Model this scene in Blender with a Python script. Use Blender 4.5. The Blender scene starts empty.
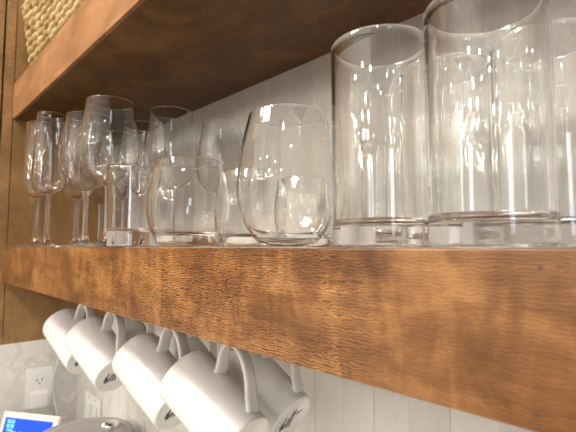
import bpy, bmesh, math, random
from mathutils import Vector, Matrix
random.seed(7)
sc = bpy.context.scene
col = sc.collection
PI = math.pi

# ------------------------------------------------------------------ helpers
def smooth_obj(o, on=True):
    for p in o.data.polygons:
        p.use_smooth = on

def link_mesh(name, bm, mat, parent=None, smooth=False, auto=None):
    me = bpy.data.meshes.new(name)
    bmesh.ops.recalc_face_normals(bm, faces=bm.faces[:])
    bm.to_mesh(me)
    bm.free()
    me.materials.append(mat)
    o = bpy.data.objects.new(name, me)
    col.objects.link(o)
    if parent:
        o.parent = parent
    if smooth:
        smooth_obj(o)
        if auto:
            me.set_sharp_from_angle(angle=auto)
    return o

def raw_mesh(name, verts, faces, mat, parent=None, smooth=True):
    me = bpy.data.meshes.new(name)
    me.from_pydata(verts, [], faces)
    me.update()
    me.materials.append(mat)
    o = bpy.data.objects.new(name, me)
    col.objects.link(o)
    if parent:
        o.parent = parent
    if smooth:
        smooth_obj(o)
    return o

def empty(name, loc, label, cat, group=None):
    o = bpy.data.objects.new(name, None)
    o.empty_display_size = 0.02
    col.objects.link(o)
    o.location = loc
    return tag(o, label, cat, group)

def tag(o, label, cat, group=None):
    o['label'] = label
    o['category'] = cat
    if group:
        o['group'] = group
    return o

def struct(o):
    o['kind'] = 'structure'
    return o

def box(bm, x0, x1, y0, y1, z0, z1, bev=0.0, seg=2):
    n = len(bm.verts)
    r = bmesh.ops.create_cube(bm, size=1.0)
    vs = r['verts']
    for v in vs:
        v.co = Vector((x0 + (v.co.x + .5) * (x1 - x0), y0 + (v.co.y + .5) * (y1 - y0), z0 + (v.co.z + .5) * (z1 - z0)))
    if bev > 0:
        es = list({e for v in vs for e in v.link_edges})
        bmesh.ops.bevel(bm, geom=es, offset=bev, segments=seg, profile=.5, affect='EDGES')

def box_obj(name, dims, mat, parent=None, bev=0.0, seg=2):
    bm = bmesh.new()
    box(bm, *dims, bev=bev, seg=seg)
    return link_mesh(name, bm, mat, parent)

def catmull(pts, n=6):
    out = []
    P = [pts[0]] + list(pts) + [pts[-1]]
    for i in range(1, len(P) - 2):
        p0, p1, p2, p3 = P[i - 1], P[i], P[i + 1], P[i + 2]
        for k in range(n):
            t = k / n
            out.append(tuple(.5 * ((2 * b) + (-a + c) * t + (2 * a - 5 * b + 4 * c - d) * t * t + (-a + 3 * b - 3 * c + d) * t ** 3)
                             for a, b, c, d in zip(p0, p1, p2, p3)))
    out.append(tuple(pts[-1]))
    return out

def lathe(name, prof, mat, parent=None, seg=96, sharp=None):
    """prof: list of (r, z); r==0 at an end closes with a pole"""
    verts, faces, rings = [], [], []
    for r, z in prof:
        if r <= 1e-7:
            rings.append([len(verts)])
            verts.append((0, 0, z))
        else:
            s = len(verts)
            for i in range(seg):
                a = 2 * PI * i / seg
                verts.append((r * math.cos(a), r * math.sin(a), z))
            rings.append(list(range(s, s + seg)))
    for a, b in zip(rings[:-1], rings[1:]):
        for i in range(seg):
            j = (i + 1) % seg
            if len(a) == 1:
                faces.append((a[0], b[j], b[i]))
            elif len(b) == 1:
                faces.append((a[i], a[j], b[0]))
            else:
                faces.append((a[i], a[j], b[j], b[i]))
    o = raw_mesh(name, verts, faces, mat, parent)
    if sharp:
        o.data.set_sharp_from_angle(angle=sharp)
    return o

def sweep(bm, pts, half_w, half_t, up, n=12, taper=None):
    """rounded strap along pts; up = side vector of the strap width"""
    rings = []
    N = len(pts)
    for i, p in enumerate(pts):
        a = pts[max(i - 1, 0)]
        b = pts[min(i + 1, N - 1)]
        t = (Vector(b) - Vector(a)).normalized()
        s = Vector(up)
        s = (s - t * s.dot(t)).normalized()
        nrm = t.cross(s)
        k = taper[i] if taper else 1.0
        ring = []
        for j in range(n):
            an = 2 * PI * j / n
            c, sn = math.cos(an), math.sin(an)
            e = .62
            cx = math.copysign(abs(c) ** e, c)
            sx = math.copysign(abs(sn) ** e, sn)
            ring.append(bm.verts.new(Vector(p) + s * (half_w * k * cx) + nrm * (half_t * k * sx)))
        rings.append(ring)
    for a, b in zip(rings[:-1], rings[1:]):
        for j in range(n):
            bm.faces.new((a[j], a[(j + 1) % n], b[(j + 1) % n], b[j]))
    bm.faces.new(rings[0][::-1])
    bm.faces.new(rings[-1])

def tube(bm, pts, r, n=10):
    sweep_pts = [Vector(p) for p in pts]
    rings = []
    N = len(sweep_pts)
    prev = None
    for i, p in enumerate(sweep_pts):
        t = (sweep_pts[min(i + 1, N - 1)] - sweep_pts[max(i - 1, 0)]).normalized()
        ref = prev if prev is not None else (Vector((0, 0, 1)) if abs(t.z) < .9 else Vector((1, 0, 0)))
        s = (ref - t * ref.dot(t)).normalized()
        prev = s
        q = t.cross(s)
        rr = r[i] if isinstance(r, (list, tuple)) else r
        rings.append([bm.verts.new(p + (s * math.cos(2 * PI * j / n) + q * math.sin(2 * PI * j / n)) * rr) for j in range(n)])
    for a, b in zip(rings[:-1], rings[1:]):
        for j in range(n):
            bm.faces.new((a[j], a[(j + 1) % n], b[(j + 1) % n], b[j]))
    bm.faces.new(rings[0][::-1])
    bm.faces.new(rings[-1])

def copy_tree(o, parent=None):
    c = o.copy()
    col.objects.link(c)
    if parent:
        c.parent = parent
    for ch in list(o.children):
        copy_tree(ch, c)
    return c

# ------------------------------------------------------------------ materials
def new_mat(name):
    m = bpy.data.materials.new(name)
    m.use_nodes = True
    nt = m.node_tree
    b = nt.nodes.get('Principled BSDF')
    return m, nt, b

def simple(name, colr, rough=.5, metal=0, **kw):
    m, nt, b = new_mat(name)
    b.inputs['Base Color'].default_value = (*colr, 1)
    b.inputs['Roughness'].default_value = rough
    b.inputs['Metallic'].default_value = metal
    for k, v in kw.items():
        b.inputs[k].default_value = v
    n = nt.nodes.new('ShaderNodeTexNoise')
    n.inputs['Scale'].default_value = 180
    bp = nt.nodes.new('ShaderNodeBump')
    bp.inputs['Strength'].default_value = .03
    bp.inputs['Distance'].default_value = .001
    nt.links.new(n.outputs['Fac'], bp.inputs['Height'])
    nt.links.new(bp.outputs['Normal'], b.inputs['Normal'])
    return m

def emit(name, colr, strength):
    m, nt, b = new_mat(name)
    b.inputs['Base Color'].default_value = (0, 0, 0, 1)
    b.inputs['Emission Color'].default_value = (*colr, 1)
    b.inputs['Emission Strength'].default_value = strength
    return m

def ramp(nt, stops, interp='LINEAR'):
    r = nt.nodes.new('ShaderNodeValToRGB')
    r.color_ramp.interpolation = interp
    els = r.color_ramp.elements
    while len(els) < len(stops):
        els.new(.5)
    for e, (p, c) in zip(els, stops):
        e.position = p
        e.color = (*c, 1)
    return r

def mapped_noise(nt, vec, scale3, scale=1.0, detail=4, rough=.55, dist=0.0, rot=(0, 0, 0)):
    mp = nt.nodes.new('ShaderNodeMapping')
    mp.inputs['Scale'].default_value = scale3
    mp.inputs['Rotation'].default_value = rot
    nt.links.new(vec, mp.inputs['Vector'])
    n = nt.nodes.new('ShaderNodeTexNoise')
    n.inputs['Scale'].default_value = scale
    n.inputs['Detail'].default_value = detail
    n.inputs['Roughness'].default_value = rough
    n.inputs['Distortion'].default_value = dist
    nt.links.new(mp.outputs['Vector'], n.inputs['Vector'])
    return n

def mathn(nt, op, a, b=None):
    m = nt.nodes.new('ShaderNodeMath')
    m.operation = op
    for i, v in enumerate((a, b)):
        if v is None:
            continue
        if isinstance(v, (int, float)):
            m.inputs[i].default_value = v
        else:
            nt.links.new(v, m.inputs[i])
    return m.outputs[0]

def mixc(nt, fac, a, b, mode='MIX'):
    m = nt.nodes.new('ShaderNodeMix')
    m.data_type = 'RGBA'
    m.blend_type = mode
    if isinstance(fac, (int, float)):
        m.inputs[0].default_value = fac
    else:
        nt.links.new(fac, m.inputs[0])
    for i, v in ((6, a), (7, b)):
        if isinstance(v, tuple):
            m.inputs[i].default_value = (*v, 1)
        else:
            nt.links.new(v, m.inputs[i])
    return m.outputs[2]

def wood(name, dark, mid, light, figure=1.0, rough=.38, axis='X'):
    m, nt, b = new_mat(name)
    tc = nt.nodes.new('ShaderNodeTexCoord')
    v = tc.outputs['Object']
    if axis == 'Z':
        mp = nt.nodes.new('ShaderNodeMapping')
        mp.inputs['Rotation'].default_value = (0, PI / 2, 0)
        nt.links.new(v, mp.inputs['Vector'])
        v = mp.outputs['Vector']
    # broad tone, long grain, curly cross bands, fine wavy dark flecks in patches
    broad = mapped_noise(nt, v, (11, 14, 26), detail=4, rough=.55, dist=.9)
    grain = mapped_noise(nt, v, (12, 60, 130), detail=5, rough=.6, dist=.6)
    curl = mapped_noise(nt, v, (46, 26, 16), detail=3, rough=.55, dist=1.3, rot=(0, .35, 0))
    fm = nt.nodes.new('ShaderNodeMapping')
    fm.inputs['Scale'].default_value = (72, 60, 175)
    nt.links.new(v, fm.inputs['Vector'])
    fleck = nt.nodes.new('ShaderNodeTexWave')
    fleck.bands_direction = 'Z'
    for k_, v_ in (('Scale', 1.0), ('Distortion', 8.5), ('Detail', 2.0), ('Detail Scale', 1.7), ('Detail Roughness', .55)):
        fleck.inputs[k_].default_value = v_
    nt.links.new(fm.outputs['Vector'], fleck.inputs['Vector'])
    speck = mapped_noise(nt, v, (120, 200, 560), detail=2, rough=.5, dist=.6)
    flk = mathn(nt, 'ADD', mathn(nt, 'MULTIPLY', fleck.outputs['Fac'], .55), mathn(nt, 'MULTIPLY', speck.outputs['Fac'], .45))
    patch = mapped_noise(nt, v, (10, 10, 14), detail=2, rough=.5)
    s = mathn(nt, 'MULTIPLY', broad.outputs['Fac'], .95)
    s = mathn(nt, 'ADD', s, mathn(nt, 'MULTIPLY', grain.outputs['Fac'], .35))
    s = mathn(nt, 'ADD', s, mathn(nt, 'MULTIPLY', curl.outputs['Fac'], .65 * figure))
    s = mathn(nt, 'DIVIDE', s, 1.30 + .65 * figure)
    r = ramp(nt, [(.37, dark), (.5, mid), (.62, light)])
    nt.links.new(s, r.inputs['Fac'])
    fr = ramp(nt, [(.26, (.30, .26, .22)), (.46, (.90, .90, .88)), (.70, (1.42, 1.44, 1.46))])
    nt.links.new(flk, fr.inputs['Fac'])
    pr = ramp(nt, [(.32, (.35, .35, .35)), (.52, (1, 1, 1))])
    nt.links.new(patch.outputs['Fac'], pr.inputs['Fac'])
    # the curly figure of the veneer fades out towards both ends of the board
    sx = nt.nodes.new('ShaderNodeSeparateXYZ')
    nt.links.new(v, sx.inputs[0])
    xr = ramp(nt, [(0, (.15, .15, .15)), (.22, (.6, .6, .6)), (.36, (1, 1, 1)), (.62, (1, 1, 1)), (.655, (.22, .22, .22)), (1, (.18, .18, .18))])
    nt.links.new(mathn(nt, 'DIVIDE', sx.outputs['X'], 1.5), xr.inputs['Fac'])
    fc = mathn(nt, 'MULTIPLY', mathn(nt, 'MULTIPLY', pr.outputs['Color'], figure * .95), xr.outputs['Color'])
    cc = mixc(nt, fc, r.outputs['Color'], mixc(nt, 1.0, r.outputs['Color'], fr.outputs['Color'], 'MULTIPLY'))
    nt.links.new(cc, b.inputs['Base Color'])
    rr = mathn(nt, 'ADD', mathn(nt, 'MULTIPLY', grain.outputs['Fac'], .12), rough - .06)
    nt.links.new(rr, b.inputs['Roughness'])
    bp = nt.nodes.new('ShaderNodeBump')
    bp.inputs['Strength'].default_value = .12
    bp.inputs['Distance'].default_value = .0006
    nt.links.new(fleck.outputs['Fac'], bp.inputs['Height'])
    nt.links.new(bp.outputs['Normal'], b.inputs['Normal'])
    return m

M = {}
M['shelf_wood'] = wood('figured_stained_wood', (.115, .045, .013), (.225, .096, .030), (.39, .188, .062), 1.0, .36)
M['panel_wood'] = wood('plain_stained_wood', (.22, .115, .040), (.30, .165, .060), (.39, .22, .085), .25, .42, 'Z')
M['fascia_wood'] = wood('reddish_stained_wood', (.25, .112, .045), (.34, .162, .068), (.43, .22, .098), .25, .40)
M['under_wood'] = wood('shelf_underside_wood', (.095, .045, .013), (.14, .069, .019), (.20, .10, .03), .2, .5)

def glass(name, tint):
    m, nt, b = new_mat(name)
    nt.nodes.remove(b)
    g = nt.nodes.new('ShaderNodeBsdfGlass')
    g.inputs['Color'].default_value = (*tint, 1)
    g.inputs['Roughness'].default_value = 0.0
    g.inputs['IOR'].default_value = 1.5
    nt.links.new(g.outputs[0], nt.nodes['Material Output'].inputs['Surface'])
    return m
M['glass'] = glass('clear_glass', (.994, .998, .996))

def tile_mat(name, base, var, vein=0.25, rough=.16):
    m, nt, b = new_mat(name)
    geo = nt.nodes.new('ShaderNodeNewGeometry')
    tc = nt.nodes.new('ShaderNodeTexCoord')
    r = ramp(nt, [(0, tuple(c * (1 - var) for c in base)), (.75, base), (1, tuple(min(1, c * 1.05) for c in base))])
    nt.links.new(geo.outputs['Random Per Island'], r.inputs['Fac'])
    n = mapped_noise(nt, tc.outputs['Object'], (9, 9, 5), detail=6, rough=.6, dist=1.2)
    rv = ramp(nt, [(.42, (1, 1, 1)), (.5, (1 - vein, 1 - vein, 1 - vein)), (.6, (1, 1, 1))])
    nt.links.new(n.outputs['Fac'], rv.inputs['Fac'])
    c = mixc(nt, 1.0, r.outputs['Color'], rv.outputs['Color'], 'MULTIPLY')
    nt.links.new(c, b.inputs['Base Color'])
    b.inputs['Roughness'].default_value = rough
    n2 = mapped_noise(nt, tc.outputs['Object'], (30, 30, 12), detail=2)
    bp = nt.nodes.new('ShaderNodeBump')
    bp.inputs['Strength'].default_value = .15
    bp.inputs['Distance'].default_value = .002
    nt.links.new(n2.outputs['Fac'], bp.inputs['Height'])
    nt.links.new(bp.outputs['Normal'], b.inputs['Normal'])
    return m
M['tile'] = tile_mat('white_picket_tile', (.76, .725, .67), .15, .05)
M['grout'] = simple('pale_grout', (.76, .74, .70), .8)
M['marble_tile'] = tile_mat('marble_tile', (.70, .68, .63), .06, .16)
M['ceiling'] = simple('white_ceiling_paint', (.85, .84, .82), .9)
M['floor'] = wood('oak_floor', (.16, .09, .045), (.24, .14, .07), (.32, .2, .11), .2, .45)
M['worktop'] = tile_mat('pale_stone_worktop', (.78, .76, .72), .05, .2, .25)
M['ceramic'] = simple('white_glazed_ceramic', (.86, .845, .815), .24)
M['ink'] = simple('black_stamp_ink', (.02, .022, .025), .5)
M['brass'] = simple('brass', (.75, .5, .18), .25, 1.0)
M['straw'] = None
M['white_plastic'] = simple('white_plastic', (.78, .77, .74), .4)
M['dark_plastic'] = simple('dark_plastic', (.05, .05, .055), .45)
M['chrome'] = simple('chrome', (.85, .85, .85), .12, 1.0)
M['lid'] = simple('brushed_grey_lid', (.36, .345, .32), .42, .25)
M['screen'] = emit('lit_blue_screen', (.0, .10, 1.0), 1.05)
M['icon'] = emit('lit_pale_icons', (.25, .8, 1.0), 1.0)

M['gap_shade'] = simple('straw_gap_shade', (.07, .04, .015), .9)  # dark colour stands in for shade between the basket strands
def straw_mat():
    m, nt, b = new_mat('twisted_seagrass')
    geo = nt.nodes.new('ShaderNodeNewGeometry')
    tc = nt.nodes.new('ShaderNodeTexCoord')
    r = ramp(nt, [(0, (.26, .15, .05)), (.5, (.48, .33, .13)), (1, (.72, .58, .32))])
    n = mapped_noise(nt, tc.outputs['Object'], (120, 120, 420), detail=4, dist=.5)
    f = mathn(nt, 'ADD', mathn(nt, 'MULTIPLY', geo.outputs['Random Per Island'], .55), mathn(nt, 'MULTIPLY', n.outputs['Fac'], .5))
    nt.links.new(f, r.inputs['Fac'])
    nt.links.new(r.outputs['Color'], b.inputs['Base Color'])
    b.inputs['Roughness'].default_value = .75
    bp = nt.nodes.new('ShaderNodeBump')
    bp.inputs['Strength'].default_value = .5
    bp.inputs['Distance'].default_value = .0015
    nt.links.new(n.outputs['Fac'], bp.inputs['Height'])
    nt.links.new(bp.outputs['Normal'], b.inputs['Normal'])
    return m
M['straw'] = straw_mat()

# ------------------------------------------------------------------ setting
WALL_Y = .2735           # tiled back wall
WALL_X = -.33           # tiled left wall
COUNTER = -.655
FLOOR = -1.56
CEIL = 1.12
X_END = 2.6

def picket_wall(name, u0, u1, z0, z1, to3, mat, W=.0510, pitch=.254, A=.0262, zoff=.2068, uoff=.671, gap=.0008, thick=.0006):
    """elongated hexagon tiles as low bevelled prisms over a grout sheet"""
    verts, faces, slots = [], [], []
    def add_poly(pts, h):
        s = len(verts)
        verts.extend(to3(u, z, h) for u, z in pts)
        faces.append(tuple(range(s, s + len(pts))))
        return s
    # grout sheet
    add_poly([(u0, z0), (u1, z0), (u1, z1), (u0, z1)], 0)
    slots.append(1)
    n0 = int((z0 - zoff) / pitch) - 2
    n1 = int((z1 - zoff) / pitch) + 2
    for n in range(n0, n1):
        # boundary n is the zigzag centred at zoff + n*pitch; row n lies above it
        zb, zt = zoff + n * pitch, zoff + (n + 1) * pitch
        ph = 0 if n % 2 else .5      # row 0 (just above zoff): tile centres between lines
        k0 = int((u0 - uoff) / W) - 2
        k1 = int((u1 - uoff) / W) + 2
        for k in range(k0, k1):
            uc = uoff + (k + ph) * W
            g = gap / 2
            h = W / 2 - g
            pts = [(uc, zb - A / 2 + g * 1.4), (uc + h, zb + A / 2 + g * .4), (uc + h, zt - A / 2 - g * .4),
                   (uc, zt + A / 2 - g * 1.4), (uc - h, zt - A / 2 - g * .4), (uc - h, zb + A / 2 + g * .4)]
            cl = [(min(max(a, u0), u1), min(max(c, z0), z1)) for a, c in pts]
            if max(p[0] for p in cl) - min(p[0] for p in cl) < .002 or max(p[1] for p in cl) - min(p[1] for p in cl) < .002:
                continue
            cu = sum(p[0] for p in cl) / 6
            cz = sum(p[1] for p in cl) / 6
            s = len(verts)
            inn = []
            for a, c in cl:
                du, dz = cu - a, cz - c
                L = math.hypot(du, dz) + 1e-9
                inn.append((a + du / L * .0013, c + dz / L * .0013))
            verts.extend(to3(a, c, .0002) for a, c in cl)
            verts.extend(to3(a, c, thick * .6) for a, c in cl)
            verts.extend(to3(a, c, thick) for a, c in inn)
            for i in range(6):
                j = (i + 1) % 6
                faces.append((s + i, s + j, s + 6 + j, s + 6 + i)); slots.append(0)
                faces.append((s + 6 + i, s + 6 + j, s + 12 + j, s + 12 + i)); slots.append(0)
            faces.append(tuple(s + 12 + i for i in range(6))); slots.append(0)
    me = bpy.data.meshes.new(name)
    me.from_pydata(verts, [], faces)
    me.materials.append(mat)
    me.materials.append(M['grout'])
    for p, sl in zip(me.polygons, slots):
        p.material_index = sl
    me.update()
    o = bpy.data.objects.new(name, me)
    col.objects.link(o)
    return struct(o)

picket_wall('wall_back', WALL_X, X_END, COUNTER, CEIL, lambda u, z, h: (u, WALL_Y + .0006 - h, z), M['tile'])
picket_wall('wall_left', -2.6, WALL_Y, COUNTER, CEIL, lambda u, z, h: (WALL_X - .0006 + h, u, z), M['marble_tile'], W=.075, pitch=.15, uoff=.02, zoff=-.33)
struct(box_obj('ceiling', (WALL_X - .1, X_END, -4.6, WALL_Y + .1, CEIL, CEIL + .05), M['ceiling']))
struct(box_obj('floor', (WALL_X - .1, X_END, -4.6, WALL_Y + .1, FLOOR - .05, FLOOR), M['floor']))

bm = bmesh.new()
box(bm, WALL_X, X_END, -.38, WALL_Y, COUNTER - .035, COUNTER)
box(bm, WALL_X, .31, -2.4, -.3801, COUNTER - .035, COUNTER)
tag(link_mesh('worktop', bm, M['worktop']), 'pale stone worktop running along both tiled walls', 'worktop')
bc = empty('base_cabinet', (.9, -.04, FLOOR), 'brown wooden base cabinet carrying the stone worktop', 'cabinet')
def child_box(name, parent, dims, mat, bev=0.0):
    o = box_obj(name, dims, mat, None, bev)
    o.parent = parent
    o.matrix_parent_inverse = Matrix.Translation(-Vector(parent.location))
    return o
child_box('carcass', bc, (WALL_X, X_END, -.33, WALL_Y, FLOOR + .1, COUNTER - .0352), M['panel_wood'])
child_box('plinth', bc, (WALL_X, X_END, -.27, WALL_Y, FLOOR, FLOOR + .0998), M['panel_wood'])
for i in range(4):
    child_box('door', bc, (.33 + i * .46, .33 + i * .46 + .45, -.35, -.3302, FLOOR + .12, COUNTER - .05), M['panel_wood'], .003)

# ------------------------------------------------------------------ left wall cabinet
wc = empty('wall_cabinet', (-.16, -.1, -.209), 'brown wooden wall cabinet whose end panel closes the shelves at the left', 'cabinet')
CB = -.209
CT = 1.0
child_box('carcass', wc, (WALL_X + .0005, -.0205, -.9, WALL_Y - .0005, CB + .02, CT), M['panel_wood'])
child_box('end_panel', wc, (-.0203, 0, .0102, WALL_Y - .0005, CB, CT), M['panel_wood'], .0006)
child_box('stile', wc, (-.0203, .0015, -.0100, .0098, CB, CT), M['panel_wood'], .0012)
child_box('door', wc, (-.018, .004, -.47, -.0132, CB + .004, CT), M['panel_wood'], .002)
child_box('door', wc, (-.018, .004, -.9, -.474, CB + .004, CT), M['panel_wood'], .002)

ub_ = empty('under_cabinet_light', (-.15, -.3, CB + .0195), 'slim lit bar fixed in the recess under the wall cabinet', 'light')
child_box('casing', ub_, (-.175, -.125, -.8, .2, CB + .0105, CB + .0195), M['white_plastic'], .001)
child_box('diffuser', ub_, (-.168, -.132, -.79, .19, CB + .0085, CB + .0104), emit('lit_bar_diffuser', (1, .96, .90), 16))

# ------------------------------------------------------------------ shelves
T = .0752
SX1 = 1.62
UZ = .2836
lower = empty('floating_shelf', (.8, .13, -T), 'lower brown wooden shelf carrying the glasses, mugs hanging below it', 'shelf')
child_box('front_board', lower, (.0022, SX1, .003, .0088, -T, 0), M['shelf_wood'], .0009)
child_box('top_board', lower, (.0022, SX1, .0089, WALL_Y - .0005, -.02, -.0003), M['fascia_wood'])
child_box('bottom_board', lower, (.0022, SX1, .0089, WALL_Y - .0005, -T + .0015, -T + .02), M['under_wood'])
upper = empty('floating_shelf', (.8, .13, UZ), 'upper brown wooden shelf with a straw basket standing on it', 'shelf')
child_box('front_board', upper, (.0022, SX1, .0092, .0150, UZ, UZ + .081), M['fascia_wood'], .0009)
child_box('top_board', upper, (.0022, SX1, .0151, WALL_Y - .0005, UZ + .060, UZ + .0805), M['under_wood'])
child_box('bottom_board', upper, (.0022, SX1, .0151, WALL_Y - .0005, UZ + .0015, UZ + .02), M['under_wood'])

# filled nail holes in the lower front board
def nail_hole(x, z, r):
    bm = bmesh.new()
    bmesh.ops.create_circle(bm, cap_ends=True, segments=20, radius=r)
    bmesh.ops.rotate(bm, verts=bm.verts, matrix=Matrix.Rotation(PI / 2, 3, 'X'))
    bmesh.ops.translate(bm, verts=bm.verts, vec=(x, .00285, z))
    o = link_mesh('nail_hole', bm, M['filler'])
    o.parent = lower
    o.matrix_parent_inverse = Matrix.Translation(-Vector(lower.location))
    o['label'] = 'dull grey filled nail hole'
M['filler'] = simple('grey_wood_filler', (.10, .065, .045), .8)

# ------------------------------------------------------------------ basket
def basket():
    Z0 = UZ + .0805 + .0008
    x0, x1, y0, y1 = .043, .47, .038, .232
    H = .172
    root = empty('woven_basket', ((x0 + x1) / 2, (y0 + y1) / 2, Z0), 'pale twisted straw basket standing on the upper shelf', 'basket')
    ox, oy = root.location.x, root.location.y
    flare = .020
    def corner_pt(side, t, h, out):
        k = h / H
        a0, a1, b0, b1 = x0 - flare * k, x1 + flare * k, y0 - flare * k, y1 + flare * k * .3
        if side == 0: p = (a0 + (a1 - a0) * t, b0 - out)
        elif side == 1: p = (a1 + out, b0 + (b1 - b0) * t)
        elif side == 2: p = (a1 + (a0 - a1) * t, b1 + out)
        else: p = (a0 - out, b1 + (b0 - b1) * t)
        return p
    def sag(x):
        t = min(max((x - x0) / .13, 0), 1)
        u = min(max((x1 - x) / .13, 0), 1)
        s = min(t, u)
        return 1 - .17 * s * s * (3 - 2 * s)
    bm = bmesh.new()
    # inner shell, coloured dark as the shade in the weave gaps
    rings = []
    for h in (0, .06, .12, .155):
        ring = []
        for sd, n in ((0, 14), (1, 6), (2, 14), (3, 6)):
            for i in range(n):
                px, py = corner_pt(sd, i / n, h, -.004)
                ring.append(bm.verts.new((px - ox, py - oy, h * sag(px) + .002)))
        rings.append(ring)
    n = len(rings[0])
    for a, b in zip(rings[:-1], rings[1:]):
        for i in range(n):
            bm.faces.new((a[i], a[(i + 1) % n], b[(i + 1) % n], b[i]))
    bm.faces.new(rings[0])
    link_mesh('gap_shade', bm, M['gap_shade'], root, True)
    bm = bmesh.new()
    rows = 9
    ub = bmesh.new()
    bmesh.ops.create_uvsphere(ub, u_segments=10, v_segments=7, radius=1)
    ub.verts.index_update()
    unit_v = [v.co.copy() for v in ub.verts]
    unit_f = [[v.index for v in f.verts] for f in ub.faces]
    ub.free()
    dirs = [Vector((1, 0, 0)), Vector((0, 1, 0)), Vector((-1, 0, 0)), Vector((0, -1, 0))]
    outs = [Vector((0, -1, 0)), Vector((1, 0, 0)), Vector((0, 1, 0)), Vector((-1, 0, 0))]
    for sd in range(4):
        L = (x1 - x0 + flare) if sd % 2 == 0 else (y1 - y0 + flare)
        cols = round(L / .0215)
        for r in range(rows):
            for c in range(cols):
                h = (r + .5) / rows * (H - .012)
                t = (c + .5 + (.5 if r % 2 else 0) - .25) / cols
                px, py = corner_pt(sd, min(max(t, .01), .99), h, 0)
                z = h * sag(px) + .004
                ctr = Vector((px - ox, py - oy, z)) + outs[sd] * (.0015 if (r + c) % 2 else -.0005)
                lean = random.uniform(.3, .55) + .45
                d = (dirs[sd] + Vector((0, 0, lean))).normalized()
                o_ = outs[sd]
                w = o_.cross(d).normalized()
                s1, s2, s3 = .0136 * random.uniform(.9, 1.1), .0058 * random.uniform(.85, 1.1), .0080
                vs = []
                for q in unit_v:
                    taper = 1 - .6 * q.x * q.x
                    vs.append(bm.verts.new(ctr + d * (q.x * s1) + w * (q.y * s2 * taper) + o_ * (q.z * s3 * taper)))
                for f in unit_f:
                    bm.faces.new([vs[k] for k in f])
    b = link_mesh('weave', bm, M['straw'], root, True)
    # twisted rim: two strands wound round each other
    bm = bmesh.new()
    path = []
    for sd, n in ((0, 60), (1, 26), (2, 60), (3, 26)):
        for i in range(n):
            px, py = corner_pt(sd, i / n, H, -.002)
            path.append(Vector((px - ox, py - oy, (H - .006) * sag(px))))
    path.append(path[0])
    # strand offsets wind once per ~3 cm
    for ph in (0, PI):
        pts = []
        for i, p in enumerate(path):
            a = i * .75 + ph
            q = path[(i + 1) % (len(path) - 1)] - p
            side = Vector((q.y, -q.x, 0)).normalized() if q.length > 0 else Vector((0, -1, 0))
            pts.append(p + side * math.cos(a) * .0045 + Vector((0, 0, 1)) * math.sin(a) * .0045)
        tube(bm, pts, .0052, 8)
    link_mesh('rim', bm, M['straw'], root, True)
    return root
basket()

# ------------------------------------------------------------------ glassware
def offset_profile(outer, t):
    """inner curve of an open bowl: outer goes bottom -> rim"""
    out = []
    N = len(outer)
    for i, (r, z) in enumerate(outer):
        a = outer[max(i - 1, 0)]
        b = outer[min(i + 1, N - 1)]
        dr, dz = b[0] - a[0], b[1] - a[1]
        L = math.hypot(dr, dz) or 1
        out.append((r - dz / L * t, z + dr / L * t))
    return out

def rim_pts(ro, ri, z):
    m = (ro + ri) / 2
    h = (ro - ri) / 2
    return [(m + h * math.cos(a), z + h * math.sin(a)) for a in [PI * k / 6 for k in range(1, 6)]]

G = M['glass']

def stem_glass(name, H, bowl, foot_r, stem_r, label, group):
    """bowl: outer control points (r, z) from stem joint to rim"""
    root = empty(name, (0, 0, 0), label, 'glass', group)
    o = catmull(bowl, 7)
    o = [(r, z) for r, z in o]
    t = .0013
    zj = bowl[0][1]
    # inner bowl starts a little above the joint
    inner = [(r, z) for r, z in offset_profile(o, t) if z > zj + .0035 and r > .0012]
    inner = [(max(r, .0), z) for r, z in inner]
    zi = inner[0][1] - .0004
    prof = o[:-1] + [(o[-1][0], o[-1][1])] + rim_pts(o[-1][0], inner[-1][0], o[-1][1]) + inner[::-1] + [(inner[0][0] * .5, zi), (0, zi - .0001)]
    lathe('bowl', prof, G, root)
    r0 = bowl[0][0]
    st = [(stem_r * 2.1, .0100), (stem_r * 1.4, .016), (stem_r * 1.06, .028), (stem_r * .95, zj * .5), (stem_r, zj * .8), (r0, zj)]
    lathe('stem', catmull(st, 6), G, root, 48)
    ft = [(0, .0006), (foot_r * .5, .0006), (foot_r - .001, .0006), (foot_r, .0014), (foot_r - .0012, .0022), (foot_r * .62, .0040),
          (foot_r * .36, .0062), (stem_r * 2.1, .0100)]
    lathe('foot', ft[:2] + catmull(ft[2:], 5), G, root)
    return root

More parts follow.
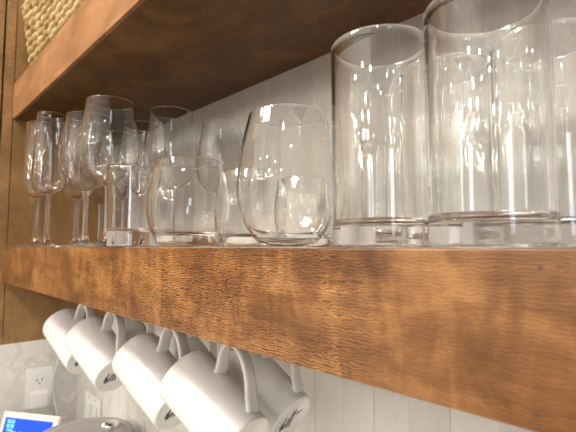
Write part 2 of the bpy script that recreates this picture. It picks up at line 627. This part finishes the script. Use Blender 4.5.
def tumbler(name, outer, t, base_h, label, group, sharp=None, n=7, split=None):
    """outer: control points from the bottom edge to the rim; base_h = inner floor height"""
    root = empty(name, (0, 0, 0), label, 'glass', group)
    o = catmull(outer, n)
    zs = split or base_h + .004
    low = [p for p in o if p[1] <= zs]
    up = [p for p in o if p[1] > zs]
    # exact seam on the outer profile
    a, b = low[-1], up[0]
    k = (zs - a[1]) / (b[1] - a[1])
    seam = (a[0] + (b[0] - a[0]) * k, zs)
    low.append(seam)
    up.insert(0, seam)
    inn = offset_profile(up, t)
    inn = [p for p in inn if p[1] > base_h + .0035]
    body = up + rim_pts(up[-1][0], inn[-1][0], up[-1][1]) + inn[::-1]
    lathe('body', body, G, root)
    ri, zi = inn[0]
    fl = [(ri, zi), (ri - .0007, base_h + .0022), (ri - .0026, base_h + .0007), (ri - .006, base_h), (ri * .5, base_h - .0003)]
    floor_curve = catmull(fl, 5)
    base = [(0, outer[0][1] + .0008), (outer[0][0] * .75, outer[0][1] + .0008)] + low + [None] + floor_curve + [(0, base_h - .0004)]
    i = base.index(None)
    # two sheets of one closed solid: underside with the outer band, and the inner floor
    v = lathe('base', base[:i], G, root)
    f = lathe('inner_floor', base[i + 1:], G, root)
    bmj = bmesh.new()
    bmj.from_mesh(v.data)
    bmj.from_mesh(f.data)
    # outer sheet faces out, floor faces up
    bmj.to_mesh(v.data)
    bmj.free()
    smooth_obj(v)
    me = f.data
    bpy.data.objects.remove(f)
    bpy.data.meshes.remove(me)
    return root

def place(src, first, x, y, label, rz=0.0, s=(1, 1, 1)):
    o = src if first else copy_tree(src)
    o.location = (x, y, .0003)
    o.rotation_euler = (0, 0, rz)
    o.scale = s
    o['label'] = label
    return o

wine_bowl = [(.0047, .098), (.0075, .1005), (.020, .107), (.034, .119), (.0430, .135), (.0462, .150), (.0455, .166), (.0425, .190), (.0385, .2135), (.0360, .2315)]
wine = stem_glass('wine_glass', .2315, wine_bowl, .0375, .0042, '', 'stemmed wine glasses')
wl = [(.417, .066, 'clear stemmed wine glass at the front, the largest looking, left of the straight tumbler'),
      (.312, .068, 'clear stemmed wine glass at the front, between the slim tulips and the largest one'),
      (.438, .163, 'clear stemmed wine glass standing behind the small round tumbler, its bowl showing above it'),
      (.325, .165, 'clear stemmed wine glass in the back row directly behind the largest front wine glass'),
      (.228, .163, 'clear stemmed wine glass in the back row, second from the wooden end panel'),
      (.112, .167, 'clear stemmed wine glass in the back row, closest to the wooden end panel')]
for i, (x, y, l) in enumerate(wl):
    place(wine, i == 0, x, y, l, .3 * i)
place(wine, False, .515, .214, 'fainter, slightly smaller stemmed wine glass standing close against the tiled wall', .5, (.88, .88, .89))

tulip_bowl = [(.0046, .1000), (.0090, .1018), (.0190, .1058), (.0260, .1135), (.0286, .126), (.0286, .142), (.0273, .175), (.0252, .215), (.0234, .2535)]
tulip = stem_glass('tulip_glass', .2535, tulip_bowl, .0345, .0041, '', 'slim stemmed tulip glasses')
tl = [(.203, .0355, 'slim clear tulip glass on a stem, front one of the pair by the panel', 1.0),
      (.122, .037, 'slim clear tulip glass on a stem, standing closest to the wooden end panel', 1.0),
      (.163, .100, 'slim clear tulip glass on a stem, behind the pair by the end panel', 1.12)]
for i, (x, y, l, s) in enumerate(tl):
    place(tulip, i == 0, x, y, l, .4 * i, (s, s, 1))

round_prof = [(.0265, .0005), (.0300, .0022), (.0355, .0115), (.0408, .0255), (.0432, .0410), (.0420, .0580), (.0382, .0755), (.0340, .0895)]
rt_ = tumbler('round_tumbler', round_prof, .0020, .0135, '', 'short round tumblers')
rl = [(.706, .041, 'short round clear tumbler at the shelf front, left of the stemless wine glass'),
      (.703, .1285, 'short round clear tumbler behind, seen in the gap left of the stemless wine glass'),
      (.7105, .2155, 'short round clear tumbler near the wall, seen through the stemless wine glass')]
for i, (x, y, l) in enumerate(rl):
    place(rt_, i == 0, x, y, l, .5 * i)

sl_prof = [(.0185, .0005), (.0225, .0015), (.0300, .0075), (.0385, .0200), (.0448, .0370), (.0468, .0520), (.0462, .0650), (.0435, .0870), (.0395, .1070), (.0360, .1215)]
sl = tumbler('stemless_wine_glass', sl_prof, .0018, .0065, 'large egg shaped stemless wine glass at the middle of the shelf front', None)
sl.location = (.821, .076, .0003)

st_prof = [(.0255, .0005), (.0272, .0012), (.0280, .004), (.0282, .02), (.0288, .05), (.0295, .08), (.0300, .108)]
stb = tumbler('straight_tumbler', st_prof, .0022, .0215, 'small straight clear tumbler with thick base, left of the front round tumbler', None)
stb.location = (.536, .051, .0003)

sm_prof = [(.0140, .0005), (.0152, .0012), (.0160, .004), (.0163, .03), (.0166, .07), (.0170, .113)]
smg = tumbler('shot_glass', sm_prof, .0014, .012, 'narrow clear glass near the wall, seen through the front highball', None)
smg.location = (.828, .200, .0003)

hb_prof = [(.0325, .0005), (.0345, .0012), (.0355, .004), (.0355, .02), (.0355, .05), (.0355, .10), (.0355, .1462)]
hb = tumbler('highball_glass', hb_prof, .0026, .0148, '', 'tall highball glasses', split=.0195)
hl = [(1.0052, .068, 'tall straight highball glass at the front, the largest looking glass, rim out of frame'),
      (.930, .066, 'tall straight highball glass at the front, right of the stemless wine glass'),
      (.942, .143, 'tall straight highball glass in the back row, between and behind the two front highballs'),
      (1.016, .1455, 'tall straight highball glass in the back row, behind the largest looking front highball')]
for i, (x, y, l) in enumerate(hl):
    place(hb, i == 0, x, y, l, .2 * i)

# ------------------------------------------------------------------ mugs on hooks
A_, B_ = .493, .12
d = Vector((math.cos(A_) * math.cos(B_), math.cos(A_) * math.sin(B_), -math.sin(A_)))   # from opening to base
u = (Vector((0, 0, 1)) - d * d.z).normalized()                                          # handle side
MR, MH = .0372, .116
HTURN = math.radians(11)
def make_mug():
    root = empty('mug', (0, 0, 0), '', 'mug', 'white mugs hanging under the shelf')
    # local frame: +Z from base to opening, +X handle side
    outer = [(.0318, 0), (.0334, .0003), (.0343, .0016), (.0347, .007), (.0356, .032), (.0371, .072), (.0385, MH - .002)]
    oc = catmull(outer, 5)
    inner = [(.0352, MH - .002), (.0344, .085), (.0336, .05), (.0330, .022), (.0300, .010), (.018, .0065), (0, .006)]
    foot = [(0, .0016), (.0293, .0016), (.0304, .0003)]
    prof = foot + oc + rim_pts(.0385, .0352, MH - .002) + catmull(inner, 5)
    lathe('body', prof, M['ceramic'], root, 72)
    # handle: flat strap, upper root near the opening, lower root near the base
    bm = bmesh.new()
    R = MR
    pts = catmull([(R - .004, 0, .0755), (R + .004, 0, .0760), (R + .012, 0, .0795), (R + .023, 0, .0835), (R + .0335, 0, .0815),
                   (R + .0375, 0, .071), (R + .0345, 0, .056), (R + .0255, 0, .041), (R + .0150, 0, .0300), (R + .006, 0, .0225), (R + .001, 0, .0165), (R - .005, 0, .0115)], 5)
    N = len(pts)
    tp = [1.0 + .12 * (abs(i / (N - 1) - .5) * 2) ** 2 for i in range(N)]
    sweep(bm, pts, .0088, .0032, (0, 1, 0), 14, tp)
    bmesh.ops.rotate(bm, verts=bm.verts, matrix=Matrix.Rotation(HTURN, 3, 'Z'))
    link_mesh('handle', bm, M['ceramic'], root, True)
    # stamped mark under the base: dark brush strokes
    bm = bmesh.new()
    def stroke(p, w):
        for (x0, y0), (x1, y1) in zip(p[:-1], p[1:]):
            dx, dy = x1 - x0, y1 - y0
            L = math.hypot(dx, dy) or 1
            nx, ny = -dy / L * w / 2, dx / L * w / 2
            vs = [bm.verts.new((a * .0017 + .002, -b * .0017, .0014)) for a, b in
                  ((x0 + nx, y0 + ny), (x1 + nx, y1 + ny), (x1 - nx, y1 - ny), (x0 - nx, y0 - ny))]
            bm.faces.new(vs)
    # x = towards the handle (up), y = across
    for k, (yy, lo, hi) in enumerate(((9, -8, -3), (7.2, -9, 2), (5.8, -9, -4), (3.4, -9, 0), (.8, -9, 6), (-1.6, -9, 7))):
        stroke([(lo, yy + .4), ((lo + hi) / 2, yy + .3), (hi, yy - .6)], 1.5)
    stroke([(-9, 9), (-9.6, 7.6), (-8.8, 7)], 1.2)
    stroke([(-3, 9), (-2.4, 8), (-3, 7)], 1.2)
    stroke([(1.5, -4), (3, -5.5), (2.2, -7), (4, -9), (3.6, -10)], 1.4)
    mk = link_mesh('base_mark', bm, M['ink'], root)
    mk['label'] = 'black stamped mark on the base'
    # orientation
    return root
xl = u
zl = -d
yl = zl.cross(xl)
ROT = Matrix((xl, yl, zl)).transposed().to_4x4()
mug = make_mug()
mug_spots = [
    (.178, .098, 'white mug hanging at the far end of the front row, closest to the wooden cabinet'),
    (.322, .098, 'white mug hanging second from the wooden cabinet in the front row'),
    (.531, .098, 'white mug hanging third from the wooden cabinet in the front row'),
    (.674, .098, 'white mug hanging nearest in the front row, the largest looking mug'),
    (.258, .182, 'white mug hanging in the back row behind the second and third front mugs'),
    (.472, .182, 'white mug hanging in the back row behind the third and nearest front mugs'),
    (.660, .182, 'white mug in the back row, right of the largest mug, dark mark on its base')]
def hook_mesh(drop):
    """cup hook: flange, shank and a J that opens away from the shelf front"""
    root = empty('cup_hook', (0, 0, 0), '', 'hook', 'brass cup hooks under the shelf')
    lathe('flange', [(0, 0), (.0052, 0), (.0052, -.0012), (.0030, -.0030), (.0016, -.0040), (0, -.0040)], M['brass'], root, 24)
    bm = bmesh.new()
    r = .0062
    pts = [(0, 0, -.003), (0, 0, -.010), (0, 0, -(drop - r))]
    for k in range(1, 13):
        a = PI * 1.12 * k / 12
        pts.append((0, r - r * math.cos(a), -(drop - r) - r * math.sin(a)))
    tube(bm, pts, .0013, 8)
    link_mesh('hook_wire', bm, M['brass'], root, True)
    return root
hook = None
SHELF_BOTTOM = -T + .0015
hook_names = ['by the wooden cabinet', 'second from the cabinet', 'third from the cabinet', 'nearest']
for i, (x, y, l) in enumerate(mug_spots):
    mo = mug if i == 0 else copy_tree(mug)
    C = Vector((x, y, -.1856))
    base_c = C + d * (MH / 2)
    mo.matrix_world = Matrix.Translation(base_c) @ ROT
    mo['label'] = l
    # contact: inner side of the handle near its crest
    c = base_c + (u * math.cos(HTURN) + yl * math.sin(HTURN)) * (MR + .0320) + (-d) * .0745
    drop = SHELF_BOTTOM - c.z + .0015
    if hook is None:
        hook = hook_mesh(drop)
        h = hook
    else:
        h = copy_tree(hook)
    h.location = (c.x, c.y - .0060, SHELF_BOTTOM - .0001)
    if i < 4:
        h['label'] = 'brass cup hook holding the front row mug ' + hook_names[i]
    else:
        h['label'] = 'brass cup hook holding the back row mug ' + ('by the wooden cabinet', 'in the middle', 'beside the largest mug')[i - 4]

# ------------------------------------------------------------------ things at the lower left
def outlet(name, label, origin, ux, uz, nrm, gang=1, sockets=True):
    """wall plate built in its own frame, then turned onto the wall"""
    root = empty(name, (0, 0, 0), label, 'outlet')
    w = .070 if gang == 1 else .116
    bm = bmesh.new()
    box(bm, -w / 2, w / 2, -.005, -.0003, -.057, .057, .0016)
    link_mesh('cover_plate', bm, M['white_plastic'], root)
    for g in range(gang):
        cx = (g - (gang - 1) / 2) * .046
        if sockets:
            for zz in (.0195, -.0195):
                bm = bmesh.new()
                bmesh.ops.create_cone(bm, cap_ends=True, segments=32, radius1=.0172, radius2=.0166, depth=.004)
                bmesh.ops.rotate(bm, verts=bm.verts, matrix=Matrix.Rotation(PI / 2, 3, 'X'))
                bmesh.ops.translate(bm, verts=bm.verts, vec=(cx, -.0064, zz))
                s = link_mesh('socket', bm, M['white_plastic'], root)
                for dx in (-.0062, .0062):
                    bm = bmesh.new()
                    box(bm, cx + dx - .0012, cx + dx + .0012, -.0087, -.0084, zz - .002, zz + .0055)
                    link_mesh('slot', bm, M['dark_plastic'], s)
                bm = bmesh.new()
                box(bm, cx - .0022, cx + .0022, -.0087, -.0084, zz - .0105, zz - .0065)
                link_mesh('slot', bm, M['dark_plastic'], s)
        else:
            bm = bmesh.new()
            box(bm, cx - .016, cx + .016, -.009, -.005, -.033, .033, .0012)
            link_mesh('rocker', bm, M['white_plastic'], root)
            bm = bmesh.new()
            bmesh.ops.create_cone(bm, cap_ends=True, segments=14, radius1=.003, radius2=.003, depth=.001)
            bmesh.ops.rotate(bm, verts=bm.verts, matrix=Matrix.Rotation(PI / 2, 3, 'X'))
            bmesh.ops.translate(bm, verts=bm.verts, vec=(cx, -.0055, .048))
            link_mesh('screw', bm, M['chrome'], root)
    return root
o1 = outlet('wall_outlet', 'white double socket outlet on the left tiled wall with a plug in its lower socket', None, None, None, None)
o1.rotation_euler = (0, 0, PI / 2)
o1.location = (WALL_X, .167, -.405)
o2 = outlet('wall_outlet', 'white outlet plate on the back wall below the third hanging mug', None, None, None, None)
o2.location = (.097, WALL_Y, -.458)
o3 = outlet('switch_plate', 'white double switch plate on the back wall behind the grey cooker lid', None, None, None, None, 2, False)
o3['category'] = 'switch'
o3.location = (-.185, WALL_Y, -.476)

plug = empty('plug_adapter', (WALL_X + .0088, .167, -.428), 'white plug adapter pushed into the left wall outlet', 'plug')
bm = bmesh.new()
box(bm, 0, .028, -.026, .020, -.029, .018, .007, 3)
link_mesh('casing', bm, M['white_plastic'], plug, True, .8)
bm = bmesh.new()
pts = catmull([(WALL_X + .004, .2205, -.205), (WALL_X + .006, .219, -.30), (WALL_X + .007, .213, -.345), (WALL_X + .010, .202, -.39), (WALL_X + .010, .206, -.44), (WALL_X + .012, .216, -.50),
               (WALL_X + .012, .222, -.60), (WALL_X + .02, .215, COUNTER + .004)], 6)
tube(bm, pts, .0024, 8)
tag(link_mesh('power_cord', bm, M['white_plastic'], None, True), 'thin white cord hanging down the left wall beside the outlet', 'cord')

# blue screen on a leaning stand
def screen_device():
    pl, pr = Vector((-.246, .066, -.4255)), Vector((-.100, .160, -.4255))
    root = empty('tablet', ((pl.x + pr.x) / 2, (pl.y + pr.y) / 2, COUNTER), 'white framed tablet with a lit blue screen leaning on its stand', 'tablet')
    ex = (pr - pl)
    W = ex.length
    ex.normalize()
    nrm = Vector((ex.y, -ex.x, 0))          # towards the viewer
    lean = math.radians(16)
    up = (Vector((0, 0, 1)) * math.cos(lean) - nrm * math.sin(lean)).normalized()
    fn = ex.cross(up).normalized()
    if fn.dot(nrm) < 0:
        fn = -fn
    H = (-.4255 - COUNTER) / up.z - .004
    top = (pl + pr) / 2
    Mx = Matrix((ex, -fn, up)).transposed().to_4x4()
    base = Matrix.Translation(top - up * H - Vector(root.location)) @ Mx
    def part(name, dims, mat, bev=0):
        bm = bmesh.new()
        box(bm, *dims, bev=bev, seg=3)
        bmesh.ops.transform(bm, matrix=base, verts=bm.verts)
        return link_mesh(name, bm, mat, root, bev > 0, .9 if bev > 0 else None)
    part('housing', (-W / 2, W / 2, 0, .010, 0, H), M['white_plastic'], .0045)
    scr = part('screen', (-W / 2 + .014, W / 2 - .016, -.0006, .002, .02, H - .014), M['screen'])
    def icon(cx, cz, w, h):
        bm = bmesh.new()
        box(bm, cx - w / 2, cx + w / 2, -.0011, -.0007, cz - h / 2, cz + h / 2)
        bmesh.ops.transform(bm, matrix=base, verts=bm.verts)
        link_mesh('icon', bm, M['icon'], scr)
    x0, z0 = -W / 2 + .014, H - .014
    for a in range(2):
        for b_ in range(2):
            icon(x0 + .013 + a * .0125, z0 - .0085 - b_ * .0105, .0108, .009)
    icon(x0 + .019, z0 - .0285, .018, .006)
    for r in range(4):
        for c_ in range(5):
            icon(x0 + .034 + c_ * .0225, z0 - .0335 - r * .030, .0135, .008)
    bm = bmesh.new()
    box(bm, -.03, .03, .0102, .016, 0.002, H * .7)
    bmesh.ops.transform(bm, matrix=base, verts=bm.verts)
    link_mesh('stand', bm, M['white_plastic'], root)
screen_device()

# round lidded cooker
ck = empty('pressure_cooker', (.115, .1455, COUNTER), 'round cooker with a grey metal lid and chrome valve, below the mugs', 'cooker')
LZ = -.398 - COUNTER
lathe('pot', [(0, .0005), (.098, .0005), (.102, .004), (.102, LZ - .050), (.099, LZ - .048), (0, LZ - .048)], M['chrome'], ck, 72, .7)
lathe('lid', [(0, LZ - .0475), (.1035, LZ - .0475), (.1045, LZ - .045), (.1045, LZ - .012), (.102, LZ - .005), (.096, LZ - .001), (.088, LZ + .0005), (.086, LZ - .001), (.082, LZ - .001),
              (.080, LZ + .001), (.062, LZ + .003), (.060, LZ + .0015), (.056, LZ + .0015), (.054, LZ + .0035), (0, LZ + .0045)], M['lid'], ck, 96, .5)
v = lathe('valve', [(0, 0), (.019, 0), (.020, .002), (.0175, .006), (.011, .0085), (0, .009)], M['chrome'], ck, 48)
v.location = (.000, .055, LZ + .0022)
for a in (0, PI):
    bm = bmesh.new()
    box(bm, .1046, .124, -.022, .022, LZ - .035, LZ - .018, .004)
    bmesh.ops.rotate(bm, verts=bm.verts, matrix=Matrix.Rotation(a + 2.62 - PI, 3, 'Z'))
    link_mesh('handle', bm, M['dark_plastic'], ck)

for hx, hz, hr in ((1.0503, -.008, .0009), (1.0467, -.068, .0011)):
    nail_hole(hx, hz, hr)

# ------------------------------------------------------------------ lights
cl_mat = emit('warm_ceiling_lens', (1, .95, .89), 105)
def ceiling_light():
    root = empty('ceiling_light', (0, 0, 0), '', 'light', 'recessed ceiling lights')
    lathe('trim_ring', [(.047, 0), (.085, 0), (.086, -.003), (.082, -.006), (.049, -.004), (.047, 0)], M['ceiling'], root, 48)
    lathe('lens', [(0, -.002), (.046, -.002)], cl_mat, root, 48)
    return root
cl = ceiling_light()
lamp_rows = [('first', -.95), ('second', -2.3), ('third', -3.8)]
lamp_cols = [('left end', -.05), ('left of the middle', .75), ('right of the middle', 1.55), ('right end', 2.35)]
first = True
for rn, y in lamp_rows:
    for cn, x in lamp_cols:
        o = cl if first else copy_tree(cl)
        first = False
        o.location = (x, y, CEIL - .0002)
        o['label'] = 'round recessed ceiling light, ' + rn + ' row from the shelves, ' + cn
ch = empty('sparkle_cluster', (.3, -3.0, CEIL), 'added brass cluster of bare bulbs, unseen, opposite the shelves for sparkle in the glasses', 'sparkle_cluster')  # bulbs added out of view so the glasses catch small highlights
lathe('canopy', [(0, 0), (.06, 0), (.06, -.01), (.015, -.03), (0, -.03)], M['brass'], ch, 32)
bm = bmesh.new()
tube(bm, [(0, 0, -.02), (0, 0, -.5)], .006, 8)
link_mesh('rod', bm, M['brass'], ch, True)
bulb_mat = emit('warm_bulb', (1, .94, .86), 170)
for k in range(8):
    a = 2 * PI * k / 8
    bm = bmesh.new()
    tube(bm, [(0, 0, -.48), (.15 * math.cos(a), .15 * math.sin(a), -.50), (.28 * math.cos(a), .28 * math.sin(a), -.44 - .06 * (k % 2))], .004, 6)
    arm = link_mesh('arm', bm, M['brass'], ch, True)
    b_ = lathe('bulb', [(0, -.02), (.012, -.012), (.019, .006), (.017, .020), (.008, .034), (0, .038)], bulb_mat, arm, 16)
    b_.location = (.28 * math.cos(a), .28 * math.sin(a), -.42 - .06 * (k % 2))

for k, (x, y) in enumerate(((1.5, -3.3), (-.15, -2.0), (1.0, -2.0))):  # further added copies, for more sparkle
    c2 = copy_tree(ch)
    c2.location = (x, y, CEIL)
    c2['label'] = 'added brass cluster of bare bulbs for glass sparkle, ' + ('farthest right over the room', 'at the left end of the room', 'over the middle of the room')[k]
def area(name, loc, target, size, power, colr, sy=None):
    L = bpy.data.lights.new(name, 'AREA')
    L.energy = power
    L.color = colr
    L.size = size
    if sy:
        L.shape = 'RECTANGLE'
        L.size_y = sy
    o = bpy.data.objects.new(name, L)
    col.objects.link(o)
    o.location = loc
    o.rotation_euler = (Vector(target) - Vector(loc)).to_track_quat('-Z', 'Y').to_euler()
    return o
area('kitchen_lamp', (.45, -.85, 1.08), (.5, .1, -.2), .4, 18, (1, .96, .91))
area('cool_side_fill', (2.55, -.9, .25), (.9, .1, .0), .25, 2.5, (.80, .88, 1), .45)  # added bluish fill from the right, no window modelled there

w = bpy.data.worlds.new('room_light')
sc.world = w
w.use_nodes = True
nt = w.node_tree
bg = nt.nodes['Background']
tc = nt.nodes.new('ShaderNodeTexCoord')
sp = nt.nodes.new('ShaderNodeSeparateXYZ')
nt.links.new(tc.outputs['Generated'], sp.inputs[0])
r = ramp(nt, [(.0, (.55, .50, .44)), (.5, (.72, .67, .61)), (1, (.92, .89, .84))])
nt.links.new(mathn(nt, 'ADD', mathn(nt, 'MULTIPLY', sp.outputs['Z'], .5), .5), r.inputs['Fac'])
nt.links.new(r.outputs['Color'], bg.inputs['Color'])
bg.inputs['Strength'].default_value = .5

# ------------------------------------------------------------------ camera
cam = bpy.data.cameras.new('camera')
cam.sensor_width = 36
cam.lens = 433 / 576 * 36
cam.clip_start = .01
cam.dof.use_dof = True
cam.dof.focus_distance = .40
cam.dof.aperture_fstop = 13
co = bpy.data.objects.new('camera', cam)
col.objects.link(co)
co.location = (1.109, -.1965, .0006)
co.rotation_euler = (PI / 2 + math.atan(31 / 433), 0, math.radians(46.5))
sc.camera = co

sc.view_settings.view_transform = 'Standard'
sc.view_settings.look = 'None'
sc.view_settings.exposure = 0.12
sc.view_settings.gamma = 1
sc.view_settings.use_curve_mapping = False
cy = sc.cycles
cy.use_denoising = True
cy.max_bounces = 32
cy.transmission_bounces = 28
cy.glossy_bounces = 12
cy.diffuse_bounces = 5
cy.transparent_max_bounces = 16
cy.caustics_reflective = True
cy.caustics_refractive = True
cy.blur_glossy = .3
cy.sample_clamp_indirect = 50
